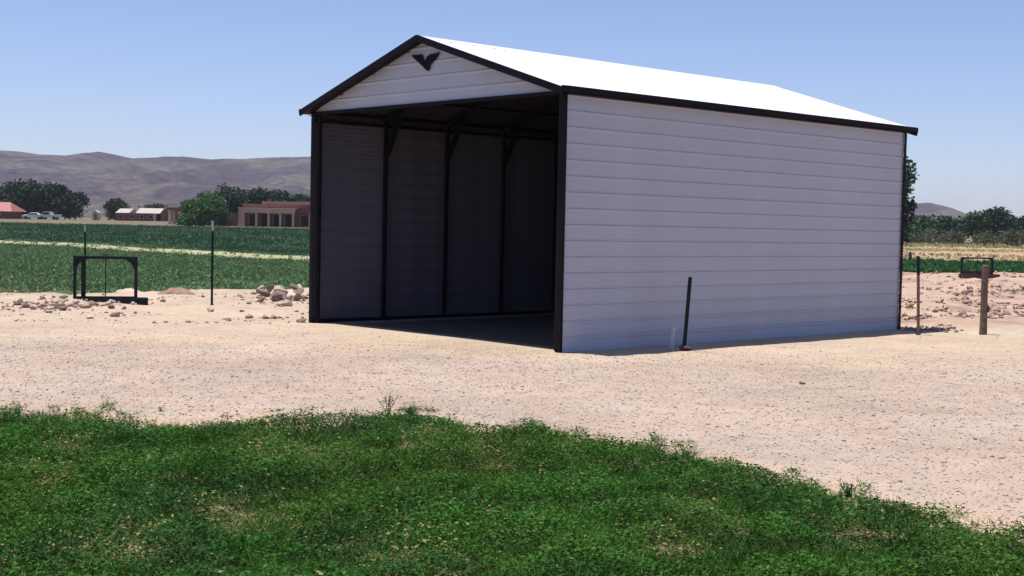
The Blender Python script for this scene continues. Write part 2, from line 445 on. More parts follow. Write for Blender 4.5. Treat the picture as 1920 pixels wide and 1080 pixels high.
# ------------------------------------------------------------------ hills
def hills():
    nx_, ny_ = 420, 90
    us = np.linspace(-2600, 3200, nx_); ws = np.linspace(0, 1, ny_)
    X, Wp = np.meshgrid(us, ws)
    ctrl = np.array([(-2600, 170), (-1900, 150), (-1400, 160), (-1079, 137), (-1011, 134), (-955, 131), (-910, 129), (-871, 140), (-849, 138),
                     (-804, 126), (-742, 130), (-692, 135), (-632, 129), (-550, 133), (-494, 136), (-430, 138), (-300, 120),
                     (0, 95), (300, 70), (500, 52), (700, 50), (760, 55), (830, 64), (869, 69), (915, 58), (945, 46), (975, 34), (1008, 20), (1055, 8), (1200, 4), (1700, 4), (3200, 4)])
    crest = np.interp(X, ctrl[:, 0], ctrl[:, 1]) + (fbm(X, X * 0, 4, .02) - .5) * 6
    Y = 1250 + Wp * 2100
    prof = np.clip(Wp / .738, 0, None)
    h = np.where(prof < 1, sst(0, 1, prof) * .55 + prof ** 1.6 * .45, np.clip(1 - (prof - 1) * 1.2, 0, 1))
    h = np.where(X > 350, np.where(prof < 1, np.clip(prof, 0, 1) ** 4, h), h)
    Z = crest * h
    rid = np.abs(fbm(X + 300 * fbm(X, Y, 2, .002), Y * .45, 5, .0065) - .5) * 2
    Z = Z - rid * 52 * np.sin(np.clip(prof, 0, 1) * math.pi) ** .8 * np.clip(crest / 110, .1, 1.1)
    Z += (fbm(X, Y, 4, .02) - .5) * 9 * np.clip(prof * 2, 0, 1) * (1 - np.exp(-((prof - 1) / .09) ** 2))
    Z[0] = -6
    n = fbm(X, Y, 4, .011)
    c = mixc(np.broadcast_to(np.array((.050, .036, .048)), X.shape + (3,)), (.092, .076, .068), sst(.4, .62, n))
    c = mixc(c, (.085, .080, .060), (1 - sst(.05, .35, prof)) * .8)
    id_ = np.arange(nx_ * ny_).reshape(ny_, nx_)
    f = np.stack([id_[:-1, :-1], id_[:-1, 1:], id_[1:, 1:], id_[1:, :-1]], -1).reshape(-1, 4)
    hm = bpy.data.materials.new('scrub_hillside'); hm.use_nodes = True
    N = hm.node_tree.nodes; L = hm.node_tree.links; P = N['Principled BSDF']; P.inputs['Roughness'].default_value = 1
    P.inputs['Specular IOR Level'].default_value = 0
    a = N.new('ShaderNodeAttribute'); a.attribute_name = 'tone'; tc = N.new('ShaderNodeTexCoord')
    v = N.new('ShaderNodeTexNoise'); v.inputs['Scale'].default_value = .045; v.inputs['Detail'].default_value = 9; v.inputs['Roughness'].default_value = .7
    L.new(tc.outputs['Object'], v.inputs['Vector'])
    r = N.new('ShaderNodeMapRange'); r.inputs[1].default_value = .35; r.inputs[2].default_value = .65; r.inputs[3].default_value = .35; r.inputs[4].default_value = 1.6
    L.new(v.outputs['Fac'], r.inputs[0])
    s = N.new('ShaderNodeVectorMath'); s.operation = 'SCALE'; L.new(a.outputs['Color'], s.inputs[0]); L.new(r.outputs[0], s.inputs['Scale'])
    L.new(s.outputs[0], P.inputs['Base Color'])
    o = mesh_np('hills', np.stack([X, Y, Z], -1).reshape(-1, 3), f, hm, col=c.reshape(-1, 3), smooth=True)
    tag(o, 'long purple grey scrub covered hills along the horizon', 'hills', kind='structure')
hills()

# ------------------------------------------------------------------ leaves in bulk
def diamonds(P, D, Nn, ln, wd):
    """P base, D direction, Nn side vector; quad leaf"""
    tip = P + D * ln[:, None]; mid = P + D * (ln * .45)[:, None]
    s = Nn * (wd / 2)[:, None]
    V = np.stack([P, mid + s, tip, mid - s], 1).reshape(-1, 3)
    F = np.arange(len(P) * 4).reshape(-1, 4)
    return V, F
def unit(v): return v / np.maximum(np.linalg.norm(v, axis=-1, keepdims=True), 1e-9)
def rand_dirs(n, zlo=-1, zhi=1):
    z = rng.uniform(zlo, zhi, n); t = rng.uniform(0, 2 * math.pi, n); r = np.sqrt(np.maximum(0, 1 - z * z))
    return np.stack([r * np.cos(t), r * np.sin(t), z], -1)
def side_of(D):
    a = rand_dirs(len(D)); return unit(np.cross(D, a))


# foreground grass and clover
def foreground():
    n = 900000
    x = rng.uniform(-5.6, 5.6, n); y = rng.uniform(5.2, 12.4, n)
    keep = np.abs(x) < y * .46 + .35
    x = x[keep]; y = y[keep]
    e = lawn_edge(x) + (fbm(x, y, 3, 2.3) - .5) * .9 + (fbm(x, y, 2, 8.0) - .5) * .35 - .12
    d = e - y
    dens = sst(-.12, .30, d)
    dens *= 1 - .88 * bare_mask(x, y)
    # stray plants over the gravel edge
    stray = (fbm(x, y, 2, 5.0) > .69) & (d > -.75) & (d < 0)
    dens = np.maximum(dens, stray * .35)
    k = rng.random(len(x)) < dens
    x = x[k]; y = y[k]; d = d[k]
    hgt = (.035 + .13 * sst(.32, .68, fbm(x, y, 3, 2.2)) + .05 * sst(.5, .75, fbm(x, y, 2, 9.0))) * (.35 + .65 * sst(-.1, .5, d))
    z0 = gz(x, y)
    n = len(x)
    t = rng.random(n) ** .6
    z = z0 + hgt * t
    blade = rng.random(n) < .45
    D = rand_dirs(n, .15, .95); D[~blade] = rand_dirs((~blade).sum(), -.25, .55)
    tall = 1 + 1.1 * sst(.58, .75, fbm(x, y, 2, 4.5))
    ln = np.where(blade, rng.uniform(.035, .085, n) * tall, rng.uniform(.016, .032, n))
    wd = np.where(blade, rng.uniform(.003, .006, n), ln * rng.uniform(.45, .7, n))
    Sd = side_of(D); Sd[:, 2] *= .35; Sd = unit(Sd)
    P = np.stack([x, y, np.where(blade, z0 + hgt * t * .6, z)], -1)
    hue = fbm(x, y, 3, 1.0)
    clump = fbm(x, y, 3, 3.2)
    c = np.array((.036, .112, .012)) * (0.6 + .9 * rng.random(n))[:, None] * (.75 + .58 * sst(.3, .7, clump))[:, None]
    c = mixc(c, (.060, .120, .014), sst(.45, .7, hue) * .6)
    c = mixc(c, (.026, .088, .017), sst(.50, .7, 1 - hue) * .5)
    lightn = rng.random(n)
    c = mixc(c, (.15, .22, .06), (lightn > .93) * .7)
    straw = (rng.random(n) < .003 + .34 * bare_mask(x, y))
    c = mixc(c, (.33, .29, .11), straw * 1.0)
    V, Fq = diamonds(P, D, Sd, ln, wd)
    o = mesh_np('grass', V, Fq, M['leaf'], col=np.repeat(c, 4, 0))
    tag(o, 'dense dark green grass and clover filling the foreground', 'grass', kind='stuff')
foreground()

# a few taller weeds with seed heads at the edge of the grass
def weed(x, y, h, seed, label):
    r = np.random.default_rng(seed)
    root = empty('weed', (x, y, float(gz(x, y))), label=label, cat='weed', group='tall weeds on the grass edge')
    st = MB(); P = []
    for k in range(7):
        a = r.uniform(0, 6.28); l = r.uniform(.1, .4) * h; top = Vector((math.cos(a) * l, math.sin(a) * l, h * r.uniform(.6, 1)))
        mid = top * .5 + Vector((0, 0, h * .1))
        st.tube([(0, 0, 0), mid, top], [.003, .0022, .0012], 4)
        for q in np.linspace(.25, 1, 12): P.append(np.array(mid * (2 * q) if q < .5 else mid.lerp(top, (q - .5) * 2)))
    st.build('stem', M['tpost'], root)
    P = np.array(P); P = np.repeat(P, 2, 0) + r.normal(0, .010, (len(P) * 2, 3)); n = len(P)
    D = rand_dirs(n, -.2, .9); V, Fq = diamonds(P, D, side_of(D), r.uniform(.014, .032, n), r.uniform(.005, .011, n))
    mesh_np('leaf_cluster', V, Fq, M['leaf'], col=np.repeat(np.array((.034, .100, .020)) * r.uniform(.6, 1.4, (n, 1)), 4, 0), parent=root)
weed(-1.08, 11.78, .24, 1, 'tallest weed poking above the peak of the grass edge')
weed(-.86, 11.55, .15, 2, 'short weed just right of the tallest weed')
weed(-4.2, 11.3, .10, 3, 'small weed at the left end of the grass edge')
weed(.28, 10.75, .11, 4, 'small weed on the grass edge in front of the opening corner')
weed(2.20, 8.55, .14, 5, 'bushy weed on the sloping grass edge at right')

# ------------------------------------------------------------------ gravel
def octas(x, y, z, r, flat, cols, name, label, cat):
    n = len(x)
    base = np.array([(1, 0, 0), (0, 1, 0), (-1, 0, 0), (0, -1, 0), (0, 0, 1), (0, 0, -1)], float)
    fa = np.array([(0, 1, 4), (1, 2, 4), (2, 3, 4), (3, 0, 4), (1, 0, 5), (2, 1, 5), (3, 2, 5), (0, 3, 5)])
    jit = rng.uniform(.65, 1.25, (n, 6, 1)); V = base[None] * jit
    V[:, :, :2] += rng.normal(0, .18, (n, 6, 2))
    t = rng.uniform(0, 6.28, n); ct, s_ = np.cos(t)[:, None], np.sin(t)[:, None]
    X = V[:, :, 0] * ct - V[:, :, 1] * s_; Y = V[:, :, 0] * s_ + V[:, :, 1] * ct
    V = np.stack([X * r[:, None], Y * r[:, None], V[:, :, 2] * (r * flat)[:, None]], -1)
    V += np.stack([x, y, z + r * flat * .35], -1)[:, None]
    Fi = fa[None] + (np.arange(n) * 6)[:, None, None]
    o = mesh_np(name, V.reshape(-1, 3), Fi.reshape(-1, 3), M['stone'], col=np.repeat(cols, 6, 0))
    return tag(o, label, cat, kind='stuff')
def stone_cols(n, dark=.12):
    pal = np.array([(.46, .365, .305), (.40, .315, .28), (.56, .47, .39), (.31, .24, .21), (.36, .29, .275), (.24, .175, .16)])
    p = np.array([.3, .25, .2, .1, .1, .05]); p[3:] *= dark / .3; p /= p.sum()
    return pal[rng.choice(6, n, p=p)] * rng.uniform(.85, 1.15, (n, 1))
n = 95000
y = 7.2 + rng.random(n) ** .8 * 17; x = rng.uniform(-1, 1, n) * (y * .42 + .5)
u, v = shed_local(x, y)
k = (y > lawn_edge(x) - .4) & ~((u > -.05) & (v > -.05))
dens = np.clip(.25 + .9 * sst(22, 15, y) + .5 * (fbm(x, y, 3, .9) - .5), 0, 1)
dens = np.where(y > 19, dens * .5, dens)
k &= rng.random(n) < dens
x = x[k]; y = y[k]; r = rng.lognormal(math.log(.0062), .42, len(x)); r = np.clip(r, .003, .022)
octas(x, y, gz(x, y), r, rng.uniform(.45, .8, len(x)), stone_cols(len(x)), 'gravel', 'fine pinkish grey gravel spread between grass and shed', 'gravel')
# clods and stones in the churned ground
n = 5200
y = 23.6 + rng.random(n) * 33; x = 6.9 + rng.random(n) ** 1.1 * (y * .42 - 6.5)
u, v = shed_local(x, y)
k = (u > SL + .15) | (v < -.15); x = x[k]; y = y[k]
k = rng.random(len(x)) < sst(.42, .6, fbm(x, y, 3, .7)); x = x[k]; y = y[k]
r = np.clip(rng.lognormal(math.log(.04), .5, len(x)), .02, .15)
octas(x, y, gz(x, y), r, rng.uniform(.5, .9, len(x)), stone_cols(len(x), .9) * np.array((.85, .72, .66)), 'dirt_clods', 'pinkish dirt clods in the churned ground right of the shed', 'dirt clods')
n = 4200
y = 22 + rng.random(n) * 10; x = -10.8 + rng.random(n) * 7.3
gp = np.exp(-((x + 8.75) / 1.0) ** 2 - ((y - 25.2) / 1.0) ** 2) + np.exp(-((x + 4.8) / .8) ** 2 - ((y - 29) / 1.6) ** 2)
k = rng.random(n) < np.maximum(.5 * sst(.45, .65, fbm(x, y, 3, 1.0)), gp); x = x[k]; y = y[k]; gp = gp[k]
r = np.clip(rng.lognormal(math.log(.022), .5, len(x)) * (1 + 1.3 * gp), .01, .11)
octas(x, y, gz(x, y), r, rng.uniform(.5, .9, len(x)), stone_cols(len(x), .9) * np.array((.95, .82, .74)), 'rubble', 'small rubble strewn along the field edge left of the shed', 'rubble')

# ------------------------------------------------------------------ rocks
def rock_mesh(seed, mt):
    r = np.random.default_rng(seed)
    bm = bmesh.new()
    for _ in range(16):
        v = r.normal(0, 1, 3); v /= np.linalg.norm(v); v *= r.uniform(.8, 1.1)
        bm.verts.new((v[0] * .5, v[1] * .42, v[2] * .30))
    res = bmesh.ops.convex_hull(bm, input=list(bm.verts))
    for g_ in list({e for e in res['geom_interior'] + res['geom_unused'] if isinstance(e, bmesh.types.BMVert) and e.is_valid}):
        bm.verts.remove(g_)
    bmesh.ops.bevel(bm, geom=list(bm.edges), offset=.035, segments=1, affect='EDGES', clamp_overlap=True)
    bmesh.ops.recalc_face_normals(bm, faces=bm.faces)
    me = bpy.data.meshes.new('rock'); bm.to_mesh(me); bm.free(); me.materials.append(mt)
    return me
RP = [rock_mesh(i, M['rock_pale']) for i in range(5)]; RB = [rock_mesh(20 + i, M['rock_brown']) for i in range(5)]
SLAB = ['brown slab at the lower left end of the heap by the shed', None, None, 'pale slab on the left shoulder of the heap by the shed', None,
        None, 'pale slab at the upper left end of the heap by the shed', None, None, None, 'pale slab at the lower right of the heap, nearest the shed corner',
        None, 'small brown slab lowest at the left of the heap by the shed', None, 'pale slab topmost at the back right of the heap by the shed', None, None,
        'brown slab on the very top of the heap by the shed', 'pale slab jammed against the shed wall behind the corner post']
def rock(x, y, s, pale, dz, label, group=None, sx=1, tilt=.3):
    o = link('rock', random.choice(RP if pale else RB))
    o.location = (x, y, float(gz(x, y)) + s * .22 + dz)
    o.rotation_euler = (random.uniform(-tilt, tilt), random.uniform(-tilt, tilt), random.uniform(0, 6.3))
    o.scale = (s * sx, s, s * random.uniform(.8, 1.2))
    return tag(o, label, 'rock', group)
GLAB = {(-8.62, 25.3): 'largest pale rock in the middle of the rocks in front of the irrigation gate', (-9.9, 25.2): 'pale rock at the left end of the rocks in front of the irrigation gate',
        (-10.1, 24.4): 'brown rock nearest the left edge of the photo, below the pale end rock', (-8.75, 24.3): 'small pale rock lowest in the photo among the rocks by the gate',
        (-7.85, 26.1): 'pale rock just under the sill of the irrigation gate', (-8.85, 26.25): 'pale rock leaning at the foot of the left gate post'}
GL = 'broken rocks strewn in front of the irrigation gate'
for (x, y, s, p) in ((-8.62, 25.3, .34, 1), (-8.95, 25.75, .28, 1), (-8.25, 25.6, .30, 1), (-8.5, 24.75, .26, 1), (-9.15, 25.0, .27, 0),
                     (-8.05, 25.0, .24, 0), (-7.75, 25.5, .25, 1), (-9.45, 25.45, .30, 1), (-9.6, 24.6, .22, 0), (-8.75, 24.3, .20, 1),
                     (-8.2, 24.3, .22, 0), (-7.5, 24.9, .20, 0), (-9.9, 25.2, .25, 1), (-10.1, 24.4, .2, 0), (-7.85, 26.1, .22, 1), (-9.25, 26.2, .24, 1),
                     (-8.85, 26.25, .3, 1), (-7.3, 25.6, .16, 1)):
    rock(x, y, s * .82, p, 0, GLAB.get((x, y), 'pale or brown broken rock strewn on the dirt in front of the left irrigation gate'), GL)
rock(-6.98, 23.4, .22, 0, -.02, 'lone reddish brown rock lying right of the rocks by the irrigation gate')
GR = 'broken slabs heaped against the left of the shed'
for ir, (x, y, s, p, dz) in enumerate(((-5.35, 28.6, .42, 0, 0), (-4.95, 28.2, .46, 0, 0), (-4.55, 28.5, .40, 0, 0), (-5.1, 29.3, .42, 1, .12), (-4.7, 29.4, .4, 0, .14),
                         (-4.35, 29.2, .36, 1, .1), (-5.6, 29.5, .36, 1, .05), (-5.5, 30.2, .40, 0, .1), (-4.9, 30.4, .40, 1, .2), (-4.4, 30.3, .42, 0, .18),
                         (-4.1, 28.0, .30, 1, 0), (-4.75, 27.3, .26, 1, 0), (-5.2, 27.5, .24, 0, 0), (-4.0, 28.9, .3, 0, .1), (-4.1, 30.5, .36, 1, .25), (-5.25, 28.9, .3, 0, .2),
                         (-4.6, 28.9, .32, 0, .22), (-4.85, 29.9, .3, 0, .3), (-3.75, 29.2, .28, 1, .15))):
    rock(x * 1.0, y, s * .72, p, dz * .6, SLAB[ir] or 'brown or tan broken slab in the heap touching the left side of the shed', GR, sx=1.5, tilt=.7)
rock(-5.0, 27.9, .42, 0, .0, 'largest dark brown slab at the front of the heap by the shed', sx=1.7, tilt=.2)
rock(-4.6, 27.0, .26, 1, -.01, 'flat pale pinkish slab lying just in front of the heap by the shed', sx=1.5, tilt=.1)
rock(-3.62, 22.95, .26, 0, -.03, 'small dark brown rock at the foot of the front left corner of the shed')
rock(-5.72, 25.2, .22, 1, -.02, 'pale rounded rock lying just right of the foot of the tall white tipped post')
rock(-5.15, 25.4, .13, 0, -.01, 'small brown stone between the tall white tipped post and the slab heap')
rock(3.35, 15.2, .10, 0, -.01, 'small brown stone on the pale ground in front of the long side wall')
# mounds of spoil
def mound(x, y, rx, ry, h, seed, label, mt):
    r = np.random.default_rng(seed); n1, n2 = 20, 7; V = []; Fi = []
    for j in range(n2):
        q = 1 - j / (n2 - 1)
        for i in range(n1):
            t = 2 * math.pi * i / n1; k = 1 + .18 * math.sin(3 * t + seed) + r.uniform(-.08, .08)
            V.append((rx * q * k * math.cos(t), ry * q * k * math.sin(t), h * (1 - q * q) * (1 + r.uniform(-.15, .15)) - .03))
    for j in range(n2 - 1):
        for i in range(n1): Fi.append((j * n1 + i, j * n1 + (i + 1) % n1, (j + 1) * n1 + (i + 1) % n1, (j + 1) * n1 + i))
    o = mesh_np('dirt_mound', V, Fi, mt, smooth=True); o.location = (x, y, float(gz(x, y)))
    return tag(o, label, 'dirt mound')
M['mound'] = mat('reddish_spoil', (.27, .175, .13), rough=1, var=.3, scale=6, bump=.8, bscale=20)
M['mound_pale'] = mat('pale_spoil', (.52, .42, .32), rough=1, var=.15, scale=6, bump=.6, bscale=20)
mound(-7.45, 29.6, .42, .4, .17, 3, 'low reddish dirt mound between the irrigation gate and the tall post', M['mound'])
mound(-8.62, 29.9, .32, .3, .12, 5, 'low pale sand mound seen through the irrigation gate', M['mound_pale'])
mound(-5.6, 31.5, .9, .8, .16, 8, 'low tan dirt mound behind the heap of slabs', M['mound_pale'])

# ------------------------------------------------------------------ crops
def tufts(x, y, s, cols, name, label, cat, per=7):
    n = len(x); X = np.repeat(x, per); Y = np.repeat(y, per); Sx = np.repeat(s, per)
    Z = gz(X, Y)
    D = rand_dirs(n * per, .1, .95)
    P = np.stack([X + rng.normal(0, 1, n * per) * Sx * .35, Y + rng.normal(0, 1, n * per) * Sx * .35, Z + rng.random(n * per) * Sx * .5], -1)
    Vv, Ff = diamonds(P, D, side_of(D), Sx * rng.uniform(.5, 1.0, n * per), Sx * rng.uniform(.22, .4, n * per))
    c = np.repeat(cols, per, 0) * rng.uniform(.65, 1.4, (n * per, 1))
    return tag(mesh_np(name, Vv, Ff, M['crop'], col=np.repeat(c, 4, 0)), label, cat, kind='stuff')
def wedge(n, y0, y1, a0, a1):
    y = np.sqrt(rng.uniform(y0 * y0, y1 * y1, n)); x = y * rng.uniform(a0, a1, n); return x, y
xa, ya = wedge(62000, 27, 80, -.45, -.10); xb, yb = wedge(26000, 80, 208, -.46, -.10)
x = np.r_[xa, xb]; y = np.r_[ya, yb]
k = in_field(x, y); x = x[k]; y = y[k]
sd = np.abs(y - strip_y(x)); k = rng.random(len(x)) < np.where(sd < 1.9, .06, 1) * np.where((y < 60), sst(.30, .46, fbm(x, y, 3, .7)) * .8 + .2, 1)
x = x[k]; y = y[k]
s = np.where(y < 80, .07 + .0013 * y, .10 + .0016 * y) * rng.uniform(.7, 1.3, len(x))
c = np.tile(np.array((.125, .205, .085)), (len(x), 1)); c = mixc(c, (.040, .100, .050), sst(0, 12, y - strip_y(x)))
c = mixc(c, (.16, .21, .09), sst(.5, .7, fbm(x, y, 3, .25)) * .5)
tufts(x, y, s, c, 'alfalfa', 'leafy green alfalfa plants growing in the field left of the shed', 'alfalfa')
x, y = wedge(7000, 57, 90, .22, .46); k = in_green(x, y); x = x[k]; y = y[k]
tufts(x, y, np.full(len(x), .30), np.tile(np.array((.045, .125, .038)), (len(x), 1)), 'green_crop', 'bright green crop growing in the narrow strip right of the shed', 'crop')
# dry grass and scrub tufts at right
x, y = wedge(9000, 82, 240, .20, .46)
k = rng.random(len(x)) < sst(.38, .6, fbm(x * .3, y, 3, .07)); x = x[k]; y = y[k]
c = np.tile(np.array((.42, .34, .17)), (len(x), 1)); c = mixc(c, (.11, .13, .06), (rng.random(len(x)) < .5 * sst(.45, .7, fbm(x, y, 3, .03))) * .9)
tufts(x, y, .14 + .0011 * y * rng.uniform(.6, 1.4, len(x)), c, 'dry_grass', 'dry tan and olive grass beyond the green strip at right', 'dry grass', 6)
# small weeds on the churned ground
n = 260; y = 24 + rng.random(n) * 24; x = 7.4 + rng.random(n) * (y * .40 - 7.2)
u, v = shed_local(x, y); k = ((u > SL + .3) | (v < -.3)) & (rng.random(n) < sst(.45, .6, fbm(x, y, 2, .5)))
x = x[k]; y = y[k]
tufts(x, y, rng.uniform(.05, .16, len(x)), np.tile(np.array((.13, .12, .06)), (len(x), 1)), 'dry_weeds', 'small dry weeds dotted over the churned dirt at right', 'weeds', 9)

# ------------------------------------------------------------------ trees
def tree(name, x, y, h, w, nleaf, ls, col, seed, label, group=None, trunk_h=.25, lobes=9, dz=0.0, flat=1.0):
    r = np.random.default_rng(seed)
    root = empty(name, (x, y, float(gz(x, y)) + dz), label=label, cat='shrub' if 'shrub' in name or 'bush' in name else 'tree', group=group)
    tb = MB(); th = h * trunk_h
    tb.tube([(0, 0, -.2), (r.uniform(-.1, .1) * th, 0, th * .6), (r.uniform(-.2, .2) * th, r.uniform(-.2, .2) * th, th * 1.3), (0, 0, h * .75)],
            [.035 * h, .028 * h, .02 * h, .005 * h], 7)
    cs = []
    for i in range(lobes):
        t = 2 * math.pi * (i / lobes) + r.uniform(-.5, .5); q = r.uniform(.15, .62) if i else 0
        zc = th + (h - th) * (r.uniform(.12, .78) if i else .70)
        lr = w * .5 * r.uniform(.42, .62) * (1.0 if zc < h * .65 else .8)
        c = np.array((math.cos(t) * q * w * .5, math.sin(t) * q * w * .5, zc)); cs.append((c, lr))
        tb.tube([(0, 0, th * r.uniform(.6, 1.2)), Vector(c) * .5 + Vector((0, 0, th * .5)), Vector(c)], [.014 * h, .009 * h, .003 * h], 5)
    tb.build('trunk', M['bark'], root)
    P = []; K = []
    per = nleaf // lobes
    for c, lr in cs:
        d = rand_dirs(per); rad = lr * (.45 + .6 * r.random(per) ** .5) * (1 + .7 * (fbm(d[:, 0] * 2 + c[0], d[:, 1] * 2 + c[1] + d[:, 2] * 2, 2, 1.3) - .5))
        p = c + d * rad[:, None] * np.array((1, 1, .78 * flat)); P.append(p)
        K.append(np.full(per, r.uniform(.75, 1.3)))
    P = np.concatenate(P); K = np.concatenate(K)
    keep = (P[:, 2] > h * .04); P = P[keep]; K = K[keep]
    n = len(P); P[:, 2] = P[:, 2] * np.clip(h * 1.02 / max(P[:, 2].max(), .1), .5, 1.6)
    D = rand_dirs(n, -.6, .8)
    V, Fq = diamonds(P, D, side_of(D), ls * r.uniform(.6, 1.3, n), ls * r.uniform(.4, .8, n))
    cl = np.array(col) * K[:, None] * r.uniform(.7, 1.35, (n, 1))
    mesh_np('crown', V, Fq, M['tree_leaf'], col=np.repeat(cl, 4, 0), parent=root)
    return root
DG = (.024, .052, .028); MG = (.045, .092, .038); BG = (.030, .056, .038); OL = (.085, .095, .055)
# left, beyond the field
K = dict(trunk_h=.06, lobes=12)
tree('dense_tree', -117.0, 305, 8.0, 14, 4200, .85, DG, 1, 'broad dark tree at the left edge of the photo behind the red roof', **K)
tree('dense_tree', -110.0, 303, 8.6, 12, 4200, .85, BG, 2, 'tallest dark tree behind the parked cars', **K)
tree('dense_tree', -104.6, 305, 8.3, 10, 3800, .85, DG, 3, 'dark rounded tree just right of the tallest tree behind the cars', **K)
tree('dense_tree', -100.0, 304, 6.0, 8, 2800, .8, BG, 4, 'low dark tree stepping down at the right end of the dark clump', **K)
tree('dense_tree', -124.5, 312, 7.4, 12, 2400, .9, DG, 5, 'dark tree mostly cut off by the left edge of the photo', **K)
tree('bush', -102.6, 344, 5.6, 9, 2000, .8, (.032, .05, .030), 6, 'dull green rounded bush left of the long low house', **K)
tree('bush', -93.5, 346, 4.6, 8, 1400, .8, (.04, .05, .035), 7, 'smaller dull bush behind the left tin roof', **K)
tree('bush', -87.0, 347, 3.9, 7, 1200, .8, (.05, .055, .035), 37, 'low dull bush behind the right tin roof', **K)
tree('leafy_tree', -57.6, 244, 5.4, 8.2, 5200, .50, (.062, .135, .038), 8, 'bright green leafy tree left of the adobe house, left half of its clump', **K)
tree('leafy_tree', -55.2, 245, 6.5, 7.6, 5600, .50, (.050, .115, .036), 9, 'taller mid green leafy tree touching the left of the adobe house', **K)
tree('leafy_tree', -60.3, 246, 3.8, 4.2, 1800, .5, (.07, .14, .04), 29, 'low green shrubby tree at the left foot of the leafy clump', **K)
tree('dense_tree', -58.2, 272, 7.9, 9, 2800, .75, BG, 10, 'dark tree rising behind the bright leafy trees', **K)
tree('dense_tree', -52.6, 276, 7.3, 8.5, 2600, .75, DG, 11, 'dark tree behind the left end of the adobe roof', **K)
tree('dense_tree', -56.0, 290, 7.4, 8.5, 2400, .8, BG, 12, 'dark tree above the middle of the adobe roof', **K)
tree('dense_tree', -51.0, 292, 7.4, 8.0, 2400, .8, DG, 13, 'dark tree above the middle of the porch', **K)
tree('dense_tree', -47.2, 294, 6.6, 8.0, 2200, .8, BG, 14, 'sloping dark tree near the right end of the adobe roof', **K)
# right side
tree('cottonwood', 41.6, 150, 13.2, 8.4, 9000, .50, (.020, .045, .024), 15, 'tall dark tree peeking out behind the right end of the shed', trunk_h=.30, lobes=16)
tree('cottonwood', 43.2, 152, 6.0, 5.6, 3600, .45, (.018, .036, .022), 16, 'lower dark tree at the foot of the tall tree behind the shed', trunk_h=.08, lobes=9)
gT = 'dark trees in a row beyond the dry field at right'
rr = [(67.0, 262, 6.2, 10, DG, 'dark tree closest to the shed in the right hand row'), (74.0, 261, 5.9, 11, BG, 'blackish tree second from the shed in the right hand row'),
      (79.3, 258, 5.3, 9, MG, 'mid green tree below the small hill in the right hand row'), (83.6, 256, 5.4, 9, DG, 'dark tree just right of the small hill in the right hand row'),
      (87.6, 252, 6.2, 8, (.04, .07, .032), 'lighter olive green tree left of the tallest one in the right hand row'), (90.8, 252, 7.0, 7.5, BG, 'tallest rounded tree of the right hand row'),
      (94.8, 255, 5.6, 8.5, DG, 'dark tree just right of the tallest one in the right hand row'), (98.8, 256, 5.5, 8, BG, 'dark pointed tree at the right edge of the photo in the right hand row'),
      (103.0, 258, 5.8, 9, DG, 'dark tree cut by the right edge of the photo'), (107.5, 260, 5.8, 9, BG, 'outermost dark tree past the right end of the row')]
for i, (x, y, h, w, c, lab) in enumerate(rr):
    tree('field_tree', x, y, h, w, 3000, .72, c, 40 + i, lab, gT, trunk_h=.05, lobes=12)
gS = 'grey green scrub bushes in front of the right hand trees'
ORD = 'first second third fourth fifth sixth seventh eighth ninth tenth eleventh twelfth thirteenth fourteenth fifteenth sixteenth seventeenth eighteenth'.split()
for i in range(18):
    t = i / 17
    x = 57 + 34 * t + random.uniform(-.7, .7); y = 232 - 34 * t + random.uniform(-6, 6)
    h = random.uniform(1.7, 2.6) + t * 1.0
    tree('scrub_bush', x, y, h, h * random.uniform(2.0, 3.0), 520, .42, random.choice([OL, (.10, .11, .07), (.06, .085, .045), (.075, .08, .05)]), 80 + i,
         '%s grey green scrub bush from the shed, below the right hand trees' % ORD[i], gS, trunk_h=.05, lobes=6)

# ------------------------------------------------------------------ far houses
def win(parent, x0, x1, z0, z1, y):
    w = MB(); w.box(x0, x1, y - .05, y + .02, z0, z1); o = w.build('window', M['adobe_pale'], parent)
    p = MB(); p.box(x0 + .08, x1 - .08, y - .07, y - .055, z0 + .08, z1 - .08); p.build('pane', M['dark_glass'], o)

